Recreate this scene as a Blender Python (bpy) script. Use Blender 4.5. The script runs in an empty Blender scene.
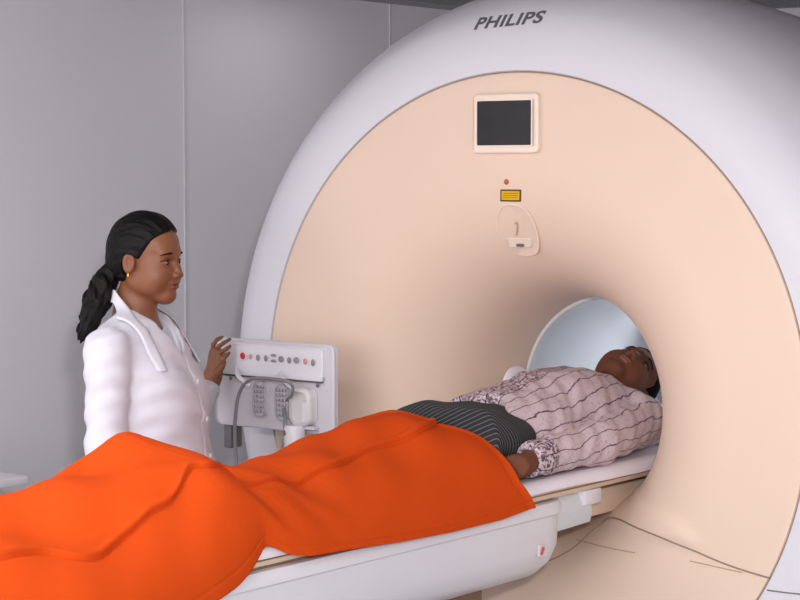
import bpy, bmesh, math, random
import numpy as np
from mathutils import Vector, Matrix
random.seed(7)
C = bpy.context.scene
col = C.collection
PI = math.pi
R = math.radians

# ------------------------------------------------------------------ camera, world, lights, exposure
cam_d = bpy.data.cameras.new('camera'); cam = bpy.data.objects.new('camera', cam_d); col.objects.link(cam)
cam_d.sensor_width = 36.0; cam_d.lens = 36.0 * 1999.2 / 800.0
cam_d.clip_start = 0.05; cam_d.clip_end = 50
YAW, PITCH = 0.6570852666, 0.0653417277
cam.location = (3.14211, -4.58581, 1.70137)
cam.rotation_euler = (PI / 2 - PITCH, 0, YAW)
C.camera = cam
w = bpy.data.worlds.new('world'); C.world = w; w.use_nodes = True
w.node_tree.nodes['Background'].inputs[0].default_value = (0.80, 0.84, 0.92, 1)
w.node_tree.nodes['Background'].inputs[1].default_value = 0.10

def area(name, loc, target, size, power, color=(1, 1, 1), shape='SQUARE', sy=None):
    d = bpy.data.lights.new(name, 'AREA'); d.energy = power; d.color = color; d.size = size; d.shape = shape
    if sy: d.size_y = sy
    o = bpy.data.objects.new(name, d); col.objects.link(o); o.location = loc
    o.rotation_euler = (Vector(target) - Vector(loc)).to_track_quat('-Z', 'Y').to_euler()
    return o
# the camera's flash, above and slightly right of the lens, aimed ahead
area('camera_flash', (3.38, -4.60, 2.12), (-0.75, 0.1, 1.15), 0.16, 100, (1.0, 0.98, 0.96))
# unseen ceiling lights of the room, some added to fill casing and wall
LC = (0.97, 0.99, 1.0)
for lx, ly, pw_ in ((-1.4, -3.7, 32), (0.9, -3.9, 20), (-0.4, -2.1, 20), (1.2, -2.1, 7), (2.4, -0.7, 8), (-1.6, 1.3, 1.6), (1.6, 2.6, 5)):
    area('ceiling_fill', (lx, ly, 2.39), (lx, ly, 0), 1.2 if pw_ != 1.6 else 0.5, pw_, LC, 'RECTANGLE', 0.6)
# unseen lamp added at the far end to brighten the bore liner
area('bore_fill', (0, 1.12, 1.20), (0, 0.7, 1.0), 0.30, 1.3, (0.95, 0.98, 1.0))
# broad frontal fill added behind the camera to even out the flash
area('frontal_fill', (0.4, -5.4, 1.5), (-0.4, 0, 1.2), 3.0, 78, (1.0, 0.985, 0.97), 'RECTANGLE', 1.6)
C.view_settings.view_transform = 'Standard'; C.view_settings.look = 'None'
C.view_settings.exposure = -0.26; C.view_settings.gamma = 1.0; C.view_settings.use_curve_mapping = False

# ------------------------------------------------------------------ materials
def lin(c):
    return tuple((v / 255 / 12.92) if v / 255 <= 0.04045 else ((v / 255 + 0.055) / 1.055) ** 2.4 for v in c)
def mat(name, rgb, rough=0.5, spec=0.5, metal=0.0, noise=None, bump=None, sheen=0.0, emit=None, trans=0.0, sss=0.0, coat=0.0):
    """rgb in sRGB 0-255 albedo. noise=(scale, amount); bump=(scale, strength, stretch)"""
    m = bpy.data.materials.new(name); m.use_nodes = True
    nt = m.node_tree; b = nt.nodes['Principled BSDF']; c = lin(rgb)
    b.inputs['Base Color'].default_value = (*c, 1); b.inputs['Roughness'].default_value = rough
    b.inputs['Specular IOR Level'].default_value = spec; b.inputs['Metallic'].default_value = metal
    b.inputs['Sheen Weight'].default_value = sheen; b.inputs['Transmission Weight'].default_value = trans
    b.inputs['Subsurface Weight'].default_value = sss; b.inputs['Coat Weight'].default_value = coat
    if sss: b.inputs['Subsurface Radius'].default_value = (0.012, 0.004, 0.002)
    if emit:
        b.inputs['Emission Color'].default_value = (*lin(emit[0]), 1); b.inputs['Emission Strength'].default_value = emit[1]
    tc = nt.nodes.new('ShaderNodeTexCoord')
    if noise:
        n = nt.nodes.new('ShaderNodeTexNoise'); n.inputs['Scale'].default_value = noise[0]; n.inputs['Detail'].default_value = 4
        nt.links.new(tc.outputs['Object'], n.inputs['Vector'])
        mx = nt.nodes.new('ShaderNodeMix'); mx.data_type = 'RGBA'
        nt.links.new(n.outputs['Fac'], mx.inputs[0])
        a = noise[1]
        mx.inputs[6].default_value = (*[max(0, v * (1 - a)) for v in c], 1)
        mx.inputs[7].default_value = (*[min(1, v * (1 + a)) for v in c], 1)
        nt.links.new(mx.outputs[2], b.inputs['Base Color'])
    if bump:
        mp = nt.nodes.new('ShaderNodeMapping'); mp.inputs['Scale'].default_value = bump[2] if len(bump) > 2 else (1, 1, 1)
        n2 = nt.nodes.new('ShaderNodeTexNoise'); n2.inputs['Scale'].default_value = bump[0]; n2.inputs['Detail'].default_value = 3
        bp = nt.nodes.new('ShaderNodeBump'); bp.inputs['Strength'].default_value = bump[1]; bp.inputs['Distance'].default_value = 0.004
        nt.links.new(tc.outputs['Object'], mp.inputs['Vector']); nt.links.new(mp.outputs[0], n2.inputs['Vector'])
        nt.links.new(n2.outputs['Fac'], bp.inputs['Height']); nt.links.new(bp.outputs[0], b.inputs['Normal'])
    return m

M = {}
M['wall'] = mat('wall_panel_paint', (236, 233, 238), 0.55, 0.3, noise=(1.5, 0.02), bump=(90, 0.04))
M['wall_joint'] = mat('wall_joint_strip', (222, 220, 226), 0.5, 0.3, noise=(5, 0.02))
M['ceiling'] = mat('ceiling_tile', (168, 166, 170), 0.8, 0.2, noise=(60, 0.05))
M['floor'] = mat('vinyl_floor', (190, 188, 190), 0.4, 0.4, noise=(12, 0.08))
M['beige'] = mat('beige_shell', (232, 207, 188), 0.5, 0.3, noise=(2, 0.01))
M['grey_shell'] = mat('pale_grey_shell', (218, 217, 224), 0.42, 0.35, noise=(2, 0.01))
M['seam'] = mat('seam_gap', (152, 132, 120), 0.7, 0.2, noise=(20, 0.05))
M['seam_soft'] = mat('seam_soft_gap', (196, 168, 148), 0.7, 0.2, noise=(20, 0.05))
M['tube'] = mat('bore_liner', (226, 232, 240), 0.3, 0.5, noise=(2, 0.02))
M['ring'] = mat('bore_rim', (225, 228, 232), 0.22, 0.6, noise=(3, 0.01))
M['dark'] = mat('dark_rubber', (40, 38, 40), 0.7, 0.3, noise=(30, 0.1))
M['letter'] = mat('grey_lettering', (98, 94, 104), 0.5, 0.4, noise=(30, 0.03))
M['bezel'] = mat('cream_bezel', (246, 228, 214), 0.4, 0.4, noise=(5, 0.01))
M['yellow'] = mat('yellow_sticker', (226, 178, 24), 0.5, 0.4, noise=(25, 0.08))
M['orange_dot'] = mat('orange_lens', (196, 98, 44), 0.35, 0.5, noise=(60, 0.2))
M['white_pl'] = mat('white_plastic', (232, 230, 236), 0.35, 0.45, noise=(8, 0.02))
M['panel'] = mat('panel_plastic', (216, 212, 219), 0.4, 0.4, noise=(8, 0.02))
M['grey_key'] = mat('grey_key', (150, 147, 153), 0.5, 0.4, noise=(60, 0.15))
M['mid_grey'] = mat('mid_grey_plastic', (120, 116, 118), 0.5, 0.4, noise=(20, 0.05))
M['socket'] = mat('socket_grey', (190, 187, 192), 0.5, 0.4, noise=(50, 0.1))
M['red'] = mat('red_button', (206, 28, 48), 0.3, 0.5, noise=(30, 0.05))
M['cable'] = mat('grey_cable', (142, 140, 146), 0.45, 0.4, noise=(30, 0.05))
M['clear_bottle'] = mat('milky_plastic', (228, 224, 226), 0.25, 0.5, noise=(12, 0.03))
M['sheet'] = mat('white_linen', (244, 238, 246), 0.85, 0.2, noise=(10, 0.02), bump=(60, 0.3))
M['board'] = mat('tabletop_board', (226, 206, 184), 0.5, 0.3, noise=(12, 0.05))
M['board_line'] = mat('tabletop_rail_line', (148, 116, 92), 0.6, 0.3, noise=(30, 0.1))
M['coat'] = mat('white_coat_cotton', (212, 210, 220), 0.9, 0.15, bump=(18, 0.7, (1, 1, 0.45)))
M['skin_w'] = mat('brown_skin', (130, 82, 56), 0.45, 0.4, sss=0.08, noise=(40, 0.06), bump=(300, 0.06))
M['skin_m'] = mat('dark_brown_skin', (110, 66, 47), 0.65, 0.2, sss=0.05, noise=(40, 0.08), bump=(300, 0.06))
M['hair'] = mat('black_hair', (12, 8, 8), 0.55, 0.18, noise=(60, 0.3), bump=(70, 0.9, (0.35, 3, 1)))
M['hair_m'] = mat('black_short_hair', (12, 9, 9), 0.9, 0.1, noise=(120, 0.4), bump=(220, 1.0))
M['lip_w'] = mat('lips', (124, 68, 58), 0.4, 0.5, noise=(80, 0.05))
M['lip_m'] = mat('lips_dark', (128, 72, 64), 0.4, 0.5, noise=(80, 0.05))
M['gold'] = mat('gold', (220, 170, 70), 0.25, 0.5, metal=1.0, noise=(60, 0.05))
M['eye'] = mat('eye_white', (128, 112, 104), 0.5, 0.3, noise=(40, 0.02))
M['iris'] = mat('iris_dark', (24, 16, 14), 0.15, 0.6, noise=(40, 0.1))
M['brow'] = mat('brow_hair', (34, 22, 20), 0.8, 0.2, noise=(200, 0.4))
M['blouse'] = mat('patterned_blouse', (182, 176, 112), 0.8, 0.2, noise=(90, 0.6))
M['trouser_w'] = mat('dark_cotton', (60, 58, 70), 0.85, 0.2, noise=(30, 0.1))
M['shoe'] = mat('black_leather', (25, 24, 26), 0.4, 0.5, noise=(40, 0.1))
M['pencil'] = mat('tray_grey', (228, 226, 230), 0.6, 0.3, noise=(14, 0.03))

# ------------------------------------------------------------------ helpers
def link_mesh(name, me, m, parent=None, smooth=True):
    o = bpy.data.objects.new(name, me); col.objects.link(o)
    if m is not None: me.materials.append(m)
    if smooth:
        me.polygons.foreach_set('use_smooth', [True] * len(me.polygons)); me.update()
    if parent is not None: o.parent = parent
    return o
def obj(name, bm, m, parent=None, smooth=True, sharp=40):
    bmesh.ops.recalc_face_normals(bm, faces=bm.faces)
    if smooth:
        for e in bm.edges:
            if len(e.link_faces) == 2 and e.calc_face_angle(0) > R(sharp): e.smooth = False
    me = bpy.data.meshes.new(name); bm.to_mesh(me); bm.free()
    return link_mesh(name, me, m, parent, smooth)
def empty(name, label, cat, loc=(0, 0, 0), rz=0.0, group=None):
    o = bpy.data.objects.new(name, None); col.objects.link(o); o.location = loc; o.rotation_euler = (0, 0, rz)
    o.empty_display_size = 0.1
    o['label'] = label; o['category'] = cat
    if group: o['group'] = group
    return o
def tag(o, label, cat=None, group=None):
    o['label'] = label
    if cat: o['category'] = cat
    if group: o['group'] = group
    return o
def bm_box(lo, hi, bev=0.0, seg=2, bm=None):
    bm = bm or bmesh.new()
    vs = [bm.verts.new((x, y, z)) for x in (lo[0], hi[0]) for y in (lo[1], hi[1]) for z in (lo[2], hi[2])]
    F = [(0, 1, 3, 2), (4, 6, 7, 5), (0, 4, 5, 1), (2, 3, 7, 6), (0, 2, 6, 4), (1, 5, 7, 3)]
    fs = [bm.faces.new([vs[i] for i in f]) for f in F]
    if bev:
        es = list({e for f in fs for e in f.edges})
        bmesh.ops.bevel(bm, geom=es, offset=bev, segments=seg, profile=0.5, affect='EDGES')
    return bm
def bm_tube(pts, r, n=10, bm=None, closed=False):
    bm = bm or bmesh.new(); pts = [Vector(p) for p in pts]; rings = []
    rr = r if isinstance(r, (list, tuple)) else [r] * len(pts)
    up = Vector((0, 0, 1)); N = len(pts)
    for i, p in enumerate(pts):
        t = (pts[(i + 1) % N] - pts[i - 1]) if closed else (pts[min(i + 1, N - 1)] - pts[max(i - 1, 0)])
        t.normalize()
        a = t.cross(up) if abs(t.dot(up)) < 0.95 else t.cross(Vector((1, 0, 0)))
        a.normalize(); b = t.cross(a)
        if rings and a.dot(prev) < 0: a = -a; b = -b
        prev = a
        rings.append([bm.verts.new(p + (a * math.cos(2 * PI * k / n) + b * math.sin(2 * PI * k / n)) * rr[i]) for k in range(n)])
    for i in range(N if closed else N - 1):
        A, B = rings[i], rings[(i + 1) % N]
        for k in range(n): bm.faces.new((A[k], A[(k + 1) % n], B[(k + 1) % n], B[k]))
    if not closed:
        bm.faces.new(rings[0]); bm.faces.new(rings[-1][::-1])
    return bm
def catmull(pts, n=8):
    pts = [Vector(p) for p in pts]; out = []
    for i in range(len(pts) - 1):
        p0 = pts[max(i - 1, 0)]; p1 = pts[i]; p2 = pts[i + 1]; p3 = pts[min(i + 2, len(pts) - 1)]
        for k in range(n):
            t = k / n
            out.append(0.5 * ((2 * p1) + (p2 - p0) * t + (2 * p0 - 5 * p1 + 4 * p2 - p3) * t * t + (3 * p1 - p0 - 3 * p2 + p3) * t ** 3))
    out.append(pts[-1]); return out
def rrect(w_, h_, r, n=6):
    """rounded rectangle outline, centred"""
    out = []
    for cx, cy, a0 in ((w_ / 2 - r, h_ / 2 - r, 0), (-w_ / 2 + r, h_ / 2 - r, 90), (-w_ / 2 + r, -h_ / 2 + r, 180), (w_ / 2 - r, -h_ / 2 + r, 270)):
        for k in range(n + 1):
            a = R(a0 + 90 * k / n); out.append((cx + r * math.cos(a), cy + r * math.sin(a)))
    return out
def bm_plate(outline, y0, y1, bev=0.0, cx=0, cz=0, bm=None):
    """prism with outline in the XZ plane, from y0 (front) to y1 (back); front edge bevelled"""
    bm = bm or bmesh.new()
    n = len(outline)
    def ring(y, inset):
        pts = []
        for i, (x, z) in enumerate(outline):
            if inset:
                x0, z0 = outline[i - 1]; x2, z2 = outline[(i + 1) % n]
                tx, tz = x2 - x0, z2 - z0; L = math.hypot(tx, tz) or 1
                x, z = x - tz / L * inset, z + tx / L * inset
            pts.append(bm.verts.new((cx + x, y, cz + z)))
        return pts
    rs = []
    if bev:
        for k in range(4):
            a = k / 3 * PI / 2; rs.append(ring(y0 + bev * (1 - math.sin(a)), bev * (1 - math.cos(a))))
    else: rs.append(ring(y0, 0))
    rs.append(ring(y1, 0))
    for A, B in zip(rs[:-1], rs[1:]):
        for k in range(n): bm.faces.new((A[k], A[(k + 1) % n], B[(k + 1) % n], B[k]))
    bm.faces.new(rs[0]); bm.faces.new(rs[-1][::-1])
    return bm
def bm_lathe_y(profile, center, seg=160, a0=0.0, a1=2 * PI, bm=None):
    """profile: list of (radius, y); center: function y -> (cx, cz) or tuple; revolve about Y"""
    bm = bm or bmesh.new(); rings = []
    full = abs(a1 - a0 - 2 * PI) < 1e-6
    n = seg if full else seg + 1
    for r, y, cz in profile:
        rings.append([bm.verts.new((r * math.cos(a0 + (a1 - a0) * k / seg), y, cz + r * math.sin(a0 + (a1 - a0) * k / seg))) for k in range(n)])
    for A, B in zip(rings[:-1], rings[1:]):
        for k in range(n if full else n - 1):
            k2 = (k + 1) % n; bm.faces.new((A[k], A[k2], B[k2], B[k]))
    return bm
def bm_lathe_z(profile, c=(0, 0, 0), seg=24, bm=None):
    bm = bm or bmesh.new(); rings = []
    for r, z in profile:
        rings.append([bm.verts.new((c[0] + r * math.cos(2 * PI * k / seg), c[1] + r * math.sin(2 * PI * k / seg), c[2] + z)) for k in range(seg)])
    for A, B in zip(rings[:-1], rings[1:]):
        for k in range(seg): bm.faces.new((A[k], A[(k + 1) % seg], B[(k + 1) % seg], B[k]))
    bm.faces.new(rings[0][::-1]); bm.faces.new(rings[-1])
    return bm
def bm_ellipsoid(c, r, rot=None, bm=None, u=20, v=12):
    bm = bm or bmesh.new()
    mx = Matrix.Translation(c) @ (rot.to_4x4() if rot else Matrix.Identity(4)) @ Matrix.Diagonal((*r, 1))
    bmesh.ops.create_uvsphere(bm, u_segments=u, v_segments=v, radius=1, matrix=mx)
    return bm

# ---- signed distance modelling (surface nets) for bodies and clothes
def s_ell(c, r):
    c = np.array(c, np.float32); r = np.array(r, np.float32)
    def f(P):
        q = (P - c) / r; k0 = np.sqrt((q * q).sum(1)); k1 = np.sqrt(((q / r) ** 2).sum(1)) + 1e-9
        return k0 * (k0 - 1) / k1
    return f
def s_cone(a, b, r1, r2):
    a = np.array(a, np.float32); b = np.array(b, np.float32); ab = b - a; L = float(ab @ ab) + 1e-12
    def f(P):
        t = np.clip(((P - a) @ ab) / L, 0, 1)
        return np.sqrt((((P - a) - t[:, None] * ab) ** 2).sum(1)) - (r1 + (r2 - r1) * t)
    return f
def smin(a, b, k):
    h = np.clip(0.5 + 0.5 * (b - a) / k, 0, 1); return b + (a - b) * h - k * h * (1 - h)
def smax(a, b, k): return -smin(-a, -b, k)
def union(items):
    """items: list of (fn, k)"""
    def f(P):
        d = None
        for fn, k in items:
            e = fn(P); d = e if d is None else smin(d, e, k)
        return d
    return f
def frame(fn, T):
    """evaluate fn in the local frame given by 4x4 T (local->world, uniform scale s)"""
    s = T.to_scale()[0]; I = np.array(T.inverted(), np.float32)
    def f(P): return fn(P @ I[:3, :3].T + I[:3, 3]) * s
    return f
def axis(segs):
    """segs: [(start, end, step), ...] -> coordinates"""
    out = []
    for a, b, h in segs:
        n = max(1, int(round((b - a) / h))); out += [a + (b - a) * i / n for i in range(n)]
    out.append(segs[-1][1]); return np.array(out, np.float32)
def nets(f, xs, ys, zs, thr=0.045):
    nx, ny, nz = len(xs), len(ys), len(zs); B = 6
    V = np.full((nx, ny, nz), 1.0, np.float32)
    def ci(n): return np.unique(np.append(np.arange(0, n, B), n - 1))
    cx, cy, cz = ci(nx), ci(ny), ci(nz)
    G = np.stack(np.meshgrid(xs[cx], ys[cy], zs[cz], indexing='ij'), -1).reshape(-1, 3)
    D = f(G).reshape(len(cx), len(cy), len(cz))
    for i in range(len(cx) - 1):
        for j in range(len(cy) - 1):
            for k in range(len(cz) - 1):
                blk = D[i:i + 2, j:j + 2, k:k + 2]
                sl = (slice(cx[i], cx[i + 1] + 1), slice(cy[j], cy[j + 1] + 1), slice(cz[k], cz[k + 1] + 1))
                if np.abs(blk).min() < thr:
                    V[sl] = np.nan
                else: V[sl] = np.where(np.isnan(V[sl]), V[sl], blk[0, 0, 0])
    I = np.argwhere(np.isnan(V)); 
    vals = np.empty(len(I), np.float32)
    for s in range(0, len(I), 400000):
        q = I[s:s + 400000]
        vals[s:s + 400000] = f(np.stack((xs[q[:, 0]], ys[q[:, 1]], zs[q[:, 2]]), 1).astype(np.float32))
    V[I[:, 0], I[:, 1], I[:, 2]] = vals
    V[0] = V[-1] = 1; V[:, 0] = V[:, -1] = 1; V[:, :, 0] = V[:, :, -1] = 1
    ins = V < 0
    s = np.zeros((nx - 1, ny - 1, nz - 1), np.int8)
    for a in (0, 1):
        for b in (0, 1):
            for c in (0, 1): s += ins[a:nx - 1 + a, b:ny - 1 + b, c:nz - 1 + c]
    act = (s > 0) & (s < 8); idx = np.argwhere(act)
    lut = -np.ones(act.shape, np.int64); lut[act] = np.arange(len(idx))
    acc = np.zeros((len(idx), 3)); cnt = np.zeros(len(idx))
    cr = [(a, b, c) for a in (0, 1) for b in (0, 1) for c in (0, 1)]
    ax = (xs, ys, zs)
    for p in cr:
        for d in range(3):
            if p[d]: continue
            q = list(p); q[d] = 1
            i0 = idx + np.array(p); i1 = idx + np.array(q)
            v0 = V[i0[:, 0], i0[:, 1], i0[:, 2]]; v1 = V[i1[:, 0], i1[:, 1], i1[:, 2]]
            m = (v0 < 0) != (v1 < 0); t = np.where(m, v0 / np.where(m, v0 - v1, 1), 0)
            P0 = np.stack([ax[e][i0[:, e]] for e in range(3)], 1); P1 = np.stack([ax[e][i1[:, e]] for e in range(3)], 1)
            acc += np.where(m[:, None], P0 + (P1 - P0) * t[:, None], 0); cnt += m
    verts = acc / cnt[:, None]
    faces = []
    for d in range(3):
        a = np.moveaxis(ins, d, 0); L = np.moveaxis(lut, d, 0)
        x = a[:-1] != a[1:]
        e = np.argwhere(x[:, 1:-1, 1:-1]) + np.array([0, 1, 1])
        flip = a[e[:, 0], e[:, 1], e[:, 2]]
        q = np.stack([L[e[:, 0], e[:, 1] - 1, e[:, 2] - 1], L[e[:, 0], e[:, 1], e[:, 2] - 1], L[e[:, 0], e[:, 1], e[:, 2]], L[e[:, 0], e[:, 1] - 1, e[:, 2]]], 1)
        if d == 1: flip = ~flip
        q = np.where(flip[:, None], q, q[:, ::-1]); faces.append(q)
    faces = np.concatenate(faces); faces = faces[(faces >= 0).all(1)]
    # one smoothing pass
    nb = np.zeros_like(verts); c2 = np.zeros(len(verts))
    for a, b in ((0, 1), (1, 2), (2, 3), (3, 0)):
        np.add.at(nb, faces[:, a], verts[faces[:, b]]); np.add.at(c2, faces[:, a], 1)
        np.add.at(nb, faces[:, b], verts[faces[:, a]]); np.add.at(c2, faces[:, b], 1)
    verts = verts * 0.5 + 0.5 * nb / np.maximum(c2, 1)[:, None]
    return verts, faces
def net_obj(name, f, xs, ys, zs, m, parent=None, attrs=None, thr=0.045):
    v, fc = nets(f, xs, ys, zs, thr)
    me = bpy.data.meshes.new(name)
    me.vertices.add(len(v)); me.vertices.foreach_set('co', v.astype(np.float32).ravel())
    me.loops.add(fc.size); me.loops.foreach_set('vertex_index', fc.astype(np.int32).ravel())
    me.polygons.add(len(fc)); me.polygons.foreach_set('loop_start', np.arange(0, fc.size, 4, dtype=np.int32))
    me.update(calc_edges=True); me.validate()
    if attrs:
        for k, fn in attrs.items():
            a = me.attributes.new(k, 'FLOAT', 'POINT'); a.data.foreach_set('value', fn(v).astype(np.float32))
    return link_mesh(name, me, m, parent)

# ------------------------------------------------------------------ the room
def struct(name, bm, m, label=None):
    o = obj(name, bm, m, None, smooth=False); o['kind'] = 'structure'
    if label: o['label'] = label
    return o
XW, CEIL = -2.1, 2.42
X1, Y0, Y1 = 4.2, -5.6, 3.6
struct('floor', bm_box((XW - .1, Y0, -.1), (X1, Y1, 0)), M['floor'])
struct('ceiling', bm_box((XW - .1, Y0, CEIL), (X1, Y1, CEIL + .1)), M['ceiling'])
struct('wall_left', bm_box((XW - .1, Y0, 0), (XW, Y1, CEIL)), M['wall'])
struct('wall_back', bm_box((XW, Y1, 0), (X1, Y1 + .1, CEIL)), M['wall'])
struct('wall_right', bm_box((X1, Y0, 0), (X1 + .1, Y1, CEIL)), M['wall'])
struct('wall_front', bm_box((XW, Y0 - .1, 0), (X1, Y0, CEIL)), M['wall'])
k = 1
for y in (-4.12, -2.87, -1.62, -0.37, 0.885, 2.14, 3.39):
    if y > -4.2:
        struct('trim_%d' % k, bm_box((XW, y - .006, 0.1), (XW + .004, y + .006, CEIL)), M['wall_joint']); k += 1
struct('trim_%d' % k, bm_box((XW, Y0, CEIL - .02), (XW + .02, Y1, CEIL)), M['ceiling']); k += 1
struct('baseboard_left', bm_box((XW, Y0, 0), (XW + .015, Y1, .1), .003), M['wall_joint'])

# ------------------------------------------------------------------ the scanner
Z0, ZB = 1.07, 1.022
scanner = empty('mri_scanner', 'large round white magnetic resonance scanner with beige front and open bore', 'scanner', (0, 0.6, 0))
def P(*a): return a
def put(o, parent, off):      # parent kept at an offset: store local coords
    o.parent = parent; o.matrix_parent_inverse = Matrix.Translation(-Vector(off)); return o
OFF = (0, 0.6, 0)
# front profile: (r, y, cz) from the bore out to the rim
YT, RT = 0.490, 0.303
RF = 0.66      # where the flare starts
front = []
for i in range(6): front.append((RT, 0.510 - (0.510 - YT) * i / 6, ZB))
for i in range(29):
    a = i / 28 * PI / 2
    r = RT + (RF - RT) * (1 - math.cos(a)) ** 1.0; y = YT - (YT - 0.006) * math.sin(a) ** 0.9
    tt = (r - RT) / (0.90 - RT); front.append((r, y, ZB + (Z0 - ZB) * min(1, tt * 1.4)))
for i in range(1, 9):
    r = RF + (0.893 - RF) * i / 8; front.append((r, 0.006 - 0.006 * i / 8, Z0))
front += [(0.8965, 0.001, Z0), (0.898, 0.006, Z0), (0.898, 0.03, Z0)]
def front_y(x, z):
    r = math.hypot(x, z - Z0)
    for (r0, y0, c0), (r1, y1, c1) in zip(front[5:-3], front[6:-2]):
        ra, rb = math.hypot(x, z - c0), math.hypot(x, z - c1)
        if (ra - r0) * (rb - r1) <= 0 and r1 > r0:
            t = (ra - r0) / ((ra - r0) - (rb - r1) + 1e-12); return y0 + (y1 - y0) * t
    return 0.0
def ss(t): t = max(0.0, min(1.0, t)); return t * t * (3 - 2 * t)
def ledge(x, z):      # low moulded step under the mouth of the bore
    zl = float(np.interp(abs(x), [0, .236, .33, .45, .54, .575], [.842, .833, .812, .800, .776, .742]))
    return .014 * ss((zl - z) / .020) * ss((.585 - abs(x)) / .022) * ss((z - .700) / .030)
bm = bm_lathe_y(front, None, 288)
for v in bm.verts:
    if v.co.y < .4 and v.co.z < .86: v.co.y -= ledge(v.co.x, v.co.z)
fc = obj('front_cover', bm, M['beige']); put(fc, scanner, OFF)
tag(fc, 'beige front cover flaring into the bore')
outer = [(0.9015, 0.03, Z0), (0.9015, 0.005, Z0), (0.904, 0.0, Z0), (0.95, 0.0, Z0), (1.0, 0.010, Z0), (1.04, 0.028, Z0), (1.075, 0.055, Z0), (1.11, 0.10, Z0), (1.14, 0.155, Z0),
         (1.162, 0.22, Z0), (1.178, 0.30, Z0), (1.186, 0.40, Z0), (1.184, 0.58, Z0), (1.168, 0.82, Z0), (1.148, 1.05, Z0), (1.13, 1.22, Z0), (0.31, 1.27, Z0)]
def smooth_prof(p):
    v = catmull([Vector((a, b, c)) for a, b, c in p[2:14]], 5)
    return p[:2] + [tuple(q) for q in v] + p[14:]
oprof = smooth_prof(outer)
def outer_y(x, z):
    r = math.hypot(x, z - Z0)
    for (r0, y0, _), (r1, y1, _) in zip(oprof[2:-3], oprof[3:-2]):
        if r0 <= r <= r1 and r1 > r0: return y0 + (y1 - y0) * (r - r0) / (r1 - r0)
    return 0.0
bm = bm_lathe_y(oprof, None, 192)
for v in bm.verts:            # the casing stands on a flat foot
    if v.co.z < 0.004: v.co.z = 0.004
oc = obj('outer_cover', bm, M['grey_shell'], sharp=60); put(oc, scanner, OFF); tag(oc, 'pale grey outer casing')
o = obj('floor_base', bm_box((-.72, .12, 0), (.72, 1.12, .22), .03, 3), M['grey_shell']); put(o, scanner, OFF)
# groove between the front and the casing
g = obj('cover_groove', bm_lathe_y([(0.897, 0.006, Z0), (0.9025, 0.006, Z0)], None, 192), M['seam']); put(g, scanner, OFF)
# bore liner
bt = bm_lathe_y([(0.303, 0.510, ZB), (0.297, 0.511, ZB), (0.292, 0.507, ZB), (0.292, 0.522, ZB)], None, 96)
o = obj('bore_rim', bt, M['ring']); put(o, scanner, OFF)
bt = bm_lathe_y([(0.292, 0.522, ZB), (0.296, 0.53, ZB), (0.296, 0.9, ZB), (0.30, 1.2, ZB), (0.31, 1.27, ZB)], None, 96)
o = obj('bore_liner', bt, M['tube']); put(o, scanner, OFF); tag(o, 'pale blue grey inner liner of the bore')
# bed guide along the bottom of the bore
o = obj('bore_bridge', bm_box((-0.20, 0.10, 0.735), (0.20, 1.26, 0.81), 0.01), M['beige']); put(o, scanner, OFF)
# seam lines of the lower cover
def face_curve(pts, n=10): return [(p.x, front_y(p.x, p.z) - 0.0016 - ledge(p.x, p.z), p.z) for p in catmull([Vector((x, 0, z)) for x, z in pts], n)]
o = obj('lower_cover_seam', bm_tube(face_curve([(-.25, .57), (-.1, .57), (.0, .58), (.05, .593), (.09, .612), (.13, .642), (.165, .69), (.20, .72), (.25, .732), (.325, .736), (.463, .727), (.563, .704), (.654, .681), (.728, .667), (.800, .657)]), 0.0022, 6), M['seam']); put(o, scanner, OFF)
o = obj('lower_cover_crease', bm_tube(face_curve([(.12, .655), (.232, .660), (.38, .668)]), 0.0016, 6), M['seam_soft']); put(o, scanner, OFF)
o = obj('lower_cover_crease', bm_tube(face_curve([(.565, .672), (.639, .667), (.72, .661)]), 0.0016, 6), M['seam_soft']); put(o, scanner, OFF)
sp = []
for i in range(12):
    a = R(-30.8 - i * 0.1)
for r_ in np.linspace(.91, 1.185, 14):
    z = .625; x = math.sqrt(max(0, r_ ** 2 - (z - Z0) ** 2)); sp.append((x, outer_y(x, z) - .001, z))
o = obj('casing_seam', bm_tube(sp, 0.002, 6), M['mid_grey']); put(o, scanner, OFF)
# lettering
def text_mesh(s, width, height, shear=0.10, offset=0.028):
    cu = bpy.data.curves.new('t', 'FONT'); cu.body = s; cu.size = 1; cu.shear = shear; cu.offset = offset; cu.extrude = 0.02; cu.resolution_u = 4
    cu.space_character = 1.08
    to = bpy.data.objects.new('t', cu); col.objects.link(to); bpy.context.view_layer.update()
    me = bpy.data.meshes.new_from_object(to.evaluated_get(bpy.context.evaluated_depsgraph_get()))
    bpy.data.objects.remove(to); bpy.data.curves.remove(cu)
    v = np.array([q.co[:] for q in me.vertices]); lo, hi = v.min(0), v.max(0)
    v[:, 0] = (v[:, 0] - lo[0]) / (hi[0] - lo[0]) * width; v[:, 1] = (v[:, 1] - lo[1]) / (hi[1] - lo[1]) * height
    v[:, 2] = (v[:, 2] - lo[2]) / (hi[2] - lo[2]) - 0.5
    return me, v
me, v = text_mesh('PHILIPS', 0.229, 0.036)
out = []
for a, b, c in v:
    x = -0.152 + a; z = 2.092 + b + .045 * a; out.append((x, outer_y(x, z) - 0.0012 - 0.0012 * c, z))
me.vertices.foreach_set('co', np.array(out, np.float32).ravel()); me.update()
o = link_mesh('brand_lettering', me, M['letter'], None, smooth=False)
o.parent = oc; o.matrix_parent_inverse = Matrix.Identity(4); tag(o, 'grey slanted capital letters')
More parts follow.
